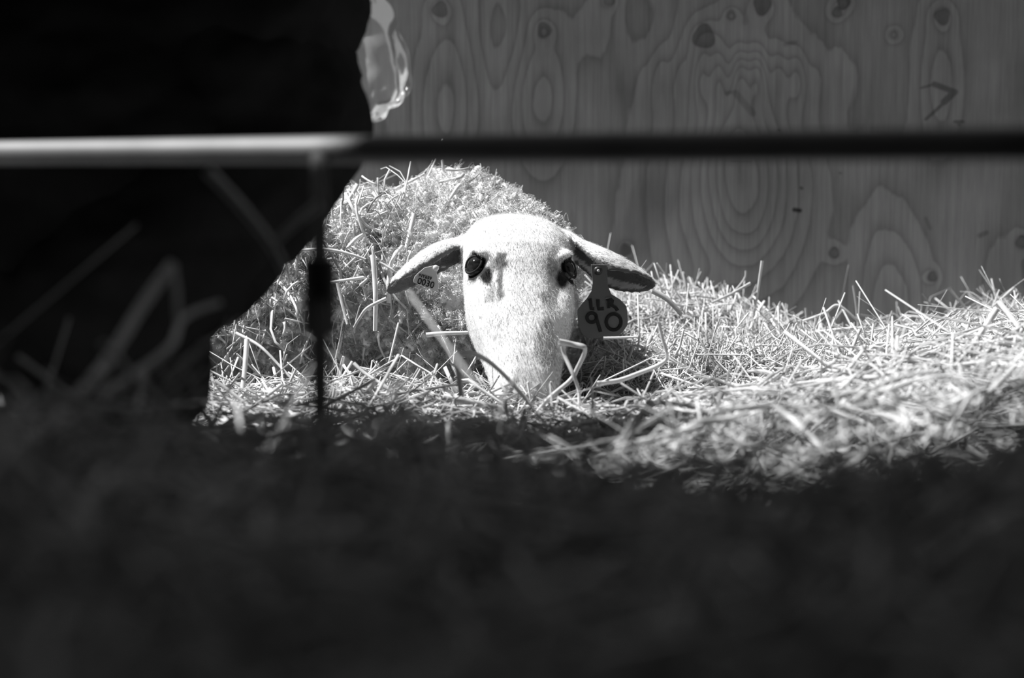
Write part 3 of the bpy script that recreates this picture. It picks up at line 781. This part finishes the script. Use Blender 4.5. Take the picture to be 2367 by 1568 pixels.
TY = 2.085
big_tag = empty('ear_tag', P(1390, 700, TY)); tag(big_tag, 'large dark eight-sided ear tag with handwritten LLR 90 hanging from the right ear', 'ear tag')
plate('plate', [(1366, 612), (1402, 612), (1404, 640), (1405, 660), (1413, 680), (1434, 693), (1448, 708), (1451, 730), (1451, 751), (1441, 766), (1430, 777), (1395, 781), (1357, 782),
                (1345, 771), (1338, 755), (1335, 736), (1335, 717), (1345, 703), (1358, 688), (1367, 674), (1370, 655), (1368, 635)], TY, .0016, M_TAG, big_tag)
G = lambda a, b: (1280+a/5.6, 540+b/5.6)
def arc(cx, cy, rx, ry, a0, a1, n=18): return [G(cx+rx*math.cos(math.radians(a0+(a1-a0)*i/n)), cy+ry*math.sin(math.radians(a0+(a1-a0)*i/n))) for i in range(n+1)]
o_ = strokes('lettering', [[G(450, 870), G(470, 852), G(478, 900), G(485, 975), G(525, 975)], [G(572, 855), G(574, 920), G(580, 980), G(650, 972)],
                      [G(700, 850), G(705, 900), G(712, 968)], [G(678, 858), G(735, 848), G(760, 872), G(755, 905), G(715, 922), G(765, 935), G(800, 958), G(826, 1000)],
                      arc(492, 1090, 62, 60, -30, 330), [G(545, 1050), G(556, 1110), G(580, 1190), G(606, 1275)], arc(776, 1146, 96, 104, -90, 280)],
        TY-.0012, .0021, big_tag); o_['label'] = 'black handwritten LLR 90'
v, f = ball(P(1382, 626, TY-.001), (.0055, .0035, .0055)); link('button', py_mesh('button', v, f), M_DARKP, big_tag)
v, f = ball(P(1383, 626, TY-.0045), (.0017, .0012, .0017)); link('pin', py_mesh('pin', v, f), M_TAGL, big_tag)

TY2 = 2.082
small_tag = empty('ear_tag', P(985, 640, TY2)); tag(small_tag, 'small pale ear tag printed 0030 in the left ear', 'ear tag')
H = lambda a, b: (860+a/7.84, 540+b/7.84)
plate('plate', [H(1090, 588), H(1150, 570), H(1218, 600), H(1205, 655), H(1168, 700), H(1180, 780), H(1212, 920), H(1205, 1000), H(1190, 1052), H(1150, 1046), H(960, 975), H(752, 885), H(752, 840), H(770, 780),
                H(850, 702), H(960, 612), H(1040, 600)], TY2, .0014, M_TAGL, small_tag)
def text(s, px, py, h_px, ang, parent, y, name='lettering', sx=1.0):
    cu = bpy.data.curves.new('t', 'FONT'); cu.body = s; cu.size = h_px/FPX*y*1.42; cu.extrude = .0002
    cu.align_x = 'CENTER'; cu.align_y = 'CENTER'; cu.offset = .0001
    o = bpy.data.objects.new('t', cu); COL.objects.link(o); o.rotation_euler = (math.pi/2, ang, 0); o.location = P(px, py, y); o.scale = (sx, 1, 1)
    bpy.context.view_layer.update(); dg = bpy.context.evaluated_depsgraph_get()
    me = bpy.data.meshes.new_from_object(o.evaluated_get(dg)); me.transform(o.matrix_world); bpy.data.objects.remove(o)
    return link(name, me, M_INK, parent, False)
text('0030', *H(975, 905), 15, math.radians(17), small_tag, TY2-.0006, sx=.95)
text('NY659', *H(965, 790), 7.5, math.radians(17), small_tag, TY2-.0006)
v, f = ball(P(*H(1155, 625), TY2-.001), (.0036, .0025, .0036)); link('button', py_mesh('button', v, f), M_TAGL, small_tag)

# ------------------------------------------------------------------ fence: level rail and post
fence = empty('fence_rail', (-.2, 1.22, .15)); tag(fence, 'out-of-focus horizontal metal rail with one thin post crossing the whole picture', 'fence')
def rod(name, pts, r, parent, m=M_STEEL, k=16):
    A = np.array([[tuple(p) for p in pts]]); v, f = tubes(A, np.array([r]), k, 1.0, twist=np.array([[.01, .3, 1.0]]) if name == 'rail' else np.array([[1.0, .2, .01]]))
    f = [tuple(q) for q in f]; n = len(v); f.append(tuple(range(k))[::-1]); f.append(tuple(range(n-k, n)))
    return link(name, py_mesh(name, v, f), m, parent)
ra = P(-700, 362, 1.45); rb = P(3000, 326, .84)
rod('rail', [ra.lerp(rb, i/8) for i in range(9)], .0092, fence)
kk_ = (742-1183.5)/FPX/c5; rt = (kk_*ra.y - ra.x)/((rb.x-ra.x) - kk_*(rb.y-ra.y)); rp = ra.lerp(rb, rt); pb = P(742, 1250, .84)
rod('post', [pb.lerp(rp, q) for q in (0, .25, .5, .75, 1)], .0055, fence, M_POST)
pc = pb.lerp(rp, .56)
rod('clamp', [pc+Vector((0, 0, .022)), pc, pc-Vector((0, 0, .022))], .010, fence, M_POST)

# ------------------------------------------------------------------ the person
person = empty('person', (-.45, 1.6, .0))
tag(person, 'person in dark clothes crouching at the left with a clear plastic bag at the hip', 'person')
def wr(me, amp, sc, off):
    c, n = co_no(me)
    d = np.array([noise.fractal(Vector((p[0]*sc, p[1]*sc, p[2]*sc*1.6+off)), 1.0, 2.0, 3) for p in c]); set_co(me, c + n*(d*amp)[:, None]); return me
hipR = P(645, 275, 1.53); hipL = (-.42, 1.62, .50); kneeR = P(275, 690, 1.48); ankR = P(262, 1040, 1.52)
midR = P(478, 470, 1.505)
trs = [ball(P(560, 190, 1.56), (.105, .13, .13))] + chain([(hipR, .085), (midR, .088), (kneeR, .085)]) \
    + chain([(kneeR, .085), (P(300, 880, 1.52), .072), (ankR, .055)]) \
    + chain([(hipL, .11), (P(-10, 800, 1.53), .10), ((-.60, 1.54, .22), .08), ((-.64, 1.56, .10), .06)])
link('trousers', wr(remesh(trs, .008, 3, 'trousers'), .008, 14, 0), M_CLOTH, person)
jk = [ball(P(572, 30, 1.56), (.105, .13, .12)), ball((-.62, 1.50, .90), (.13, .14, .13)), ball((-.50, 1.55, .86), (.12, .14, .12)), ball((-.36, 1.57, .74), (.15, .13, .12)), ball((-.42, 1.62, .84), (.15, .15, .15)), ball((-.52, 1.62, .98), (.18, .15, .13))] \
    + chain([((-.50, 1.50, 1.00), .065), ((-.62, 1.42, .78), .055), ((-.74, 1.36, .56), .045)]) \
    + chain([((-.64, 1.70, 1.00), .065), ((-.80, 1.66, .78), .055), ((-.90, 1.50, .58), .045)]) \
    + [ball(P(330, 330, 1.50), (.17, .07, .17)), ball(P(60, 560, 1.52), (.16, .07, .24)), ball(P(-150, 620, 1.55), (.16, .07, .24))]
link('jacket', wr(remesh(jk, .008, 3, 'jacket'), .012, 12, 4), M_CLOTH, person)  # shoulder and arm bulk out of view added to shade the coat below
def hand(w0, d):
    d = Vector(d).normalized(); s_ = d.cross(Vector((0, 0, 1))).normalized(); up_ = s_.cross(d); w0 = Vector(w0); out = [limb(w0, w0+d*.075, .027, .034)]
    for i, L_ in enumerate((.062, .072, .068, .052)):
        b_ = w0 + d*.085 + s_*((i-1.5)*.019); k1 = b_ + (d-up_*.2)*L_*.5; k2 = k1 + (d*.6-up_*.8)*L_*.5
        out += [limb(b_-d*.02, k1, .0095, .009), limb(k1, k2, .009, .0075)]
    t0 = w0 + d*.03 - s_*.03; out += [limb(t0, t0 + (d*.6-s_*.8)*.035, .011, .010), limb(t0 + (d*.6-s_*.8)*.035, t0 + (d*.9-s_*.5)*.062, .010, .008)]
    return out
bod = [ball((-.64, 1.62, 1.22), (.078, .092, .115)), limb((-.56, 1.62, 1.06), (-.62, 1.62, 1.17), .058, .055), ball((-.725, 1.615, 1.205), (.016, .014, .022)),
       ball((-.64, 1.713, 1.215), (.018, .01, .03)), ball((-.64, 1.527, 1.215), (.018, .01, .03)), ball((-.70, 1.62, 1.16), (.02, .025, .01))] \
    + chain([((-.62, 1.42, .78), .035), ((-.74, 1.36, .56), .028)]) + hand((-.75, 1.36, .545), (-.7, .1, -.7)) + hand((-.91, 1.49, .565), (-.7, -.1, -.7)) \
    + chain([((-.52, 1.62, .98), .08), ((-.56, 1.62, 1.06), .058)]) + chain([((-.80, 1.66, .78), .035), ((-.91, 1.49, .56), .028)]) + chain([((-.52, 1.62, .98), .07), ((-.50, 1.50, .99), .045), ((-.62, 1.42, .78), .035)]) \
    + chain([((-.52, 1.62, .98), .07), ((-.64, 1.70, .99), .045), ((-.80, 1.66, .78), .035)])
link('body', remesh(bod, .0055, 2, 'person_body'), M_SKINP, person)
hr = remesh([ball((-.625, 1.62, 1.245), (.092, .100, .105)), ball((-.60, 1.62, 1.20), (.07, .098, .10))], .007, 2, 'hair'); link('hair', hr, M_HAIRP, person)
for bx, by in ((ankR.x, ankR.y), (-.65, 1.57)):
    b_ = remesh([limb((bx+.02, by, .20), (bx+.02, by, .07), .062, .055), ball((bx-.07, by, .055), (.12, .05, .05))], .007, 2, 'boot')
    link('boot', b_, M_BOOT, person)

# clear plastic bag tucked behind the hip
bagT = empty('plastic_bag', P(900, 150, 1.75)); tag(bagT, 'crumpled clear plastic bag sticking out behind the dark jacket before the plywood', 'bag')
ol = [(850, -60, 30), (858, 0, 42), (872, 40, 60), (885, 90, 78), (893, 130, 90), (893, 170, 85), (888, 210, 72), (882, 240, 55), (874, 265, 35), (866, 283, 12)]
v, f = [], []; n = 28
for j, (cx, cy, hw) in enumerate(ol):
    for i in range(n):
        t = 2*math.pi*i/n; k = 1 + .10*noise.noise(Vector((math.cos(t)*2.2, math.sin(t)*2.2, j*.8)))
        c = P(cx - 22 + hw*.78*math.cos(t)*k, cy, 1.72); c.y += .035*math.sin(t)*k*min(hw/60, 1); v.append(c)
for j in range(len(ol)-1):
    for i in range(n):
        a, b = j*n+i, j*n+(i+1) % n; f.append((a, b, b+n, a+n))
f.append(tuple(range((len(ol)-1)*n, len(ol)*n)))
bme = py_mesh('film', v, f)
bo = link('film', bme, M_BAG, bagT)
sd = bo.modifiers.new('s', 'SUBSURF'); sd.levels = 3; sd.render_levels = 3
dg = bpy.context.evaluated_depsgraph_get(); me2 = bpy.data.meshes.new_from_object(bo.evaluated_get(dg)); bo.modifiers.clear()
c_, n_o = co_no(me2)
dd_ = np.array([abs(noise.noise(Vector((p[0]*30, p[1]*30, p[2]*22))))*1.0 + .25*abs(noise.noise(Vector((p[0]*50, p[1]*50, p[2]*40+4)))) for p in c_])
set_co(me2, c_ - n_o*(dd_*.020)[:, None]); bo.data = me2; me2.materials.clear(); me2.materials.append(M_BAG)
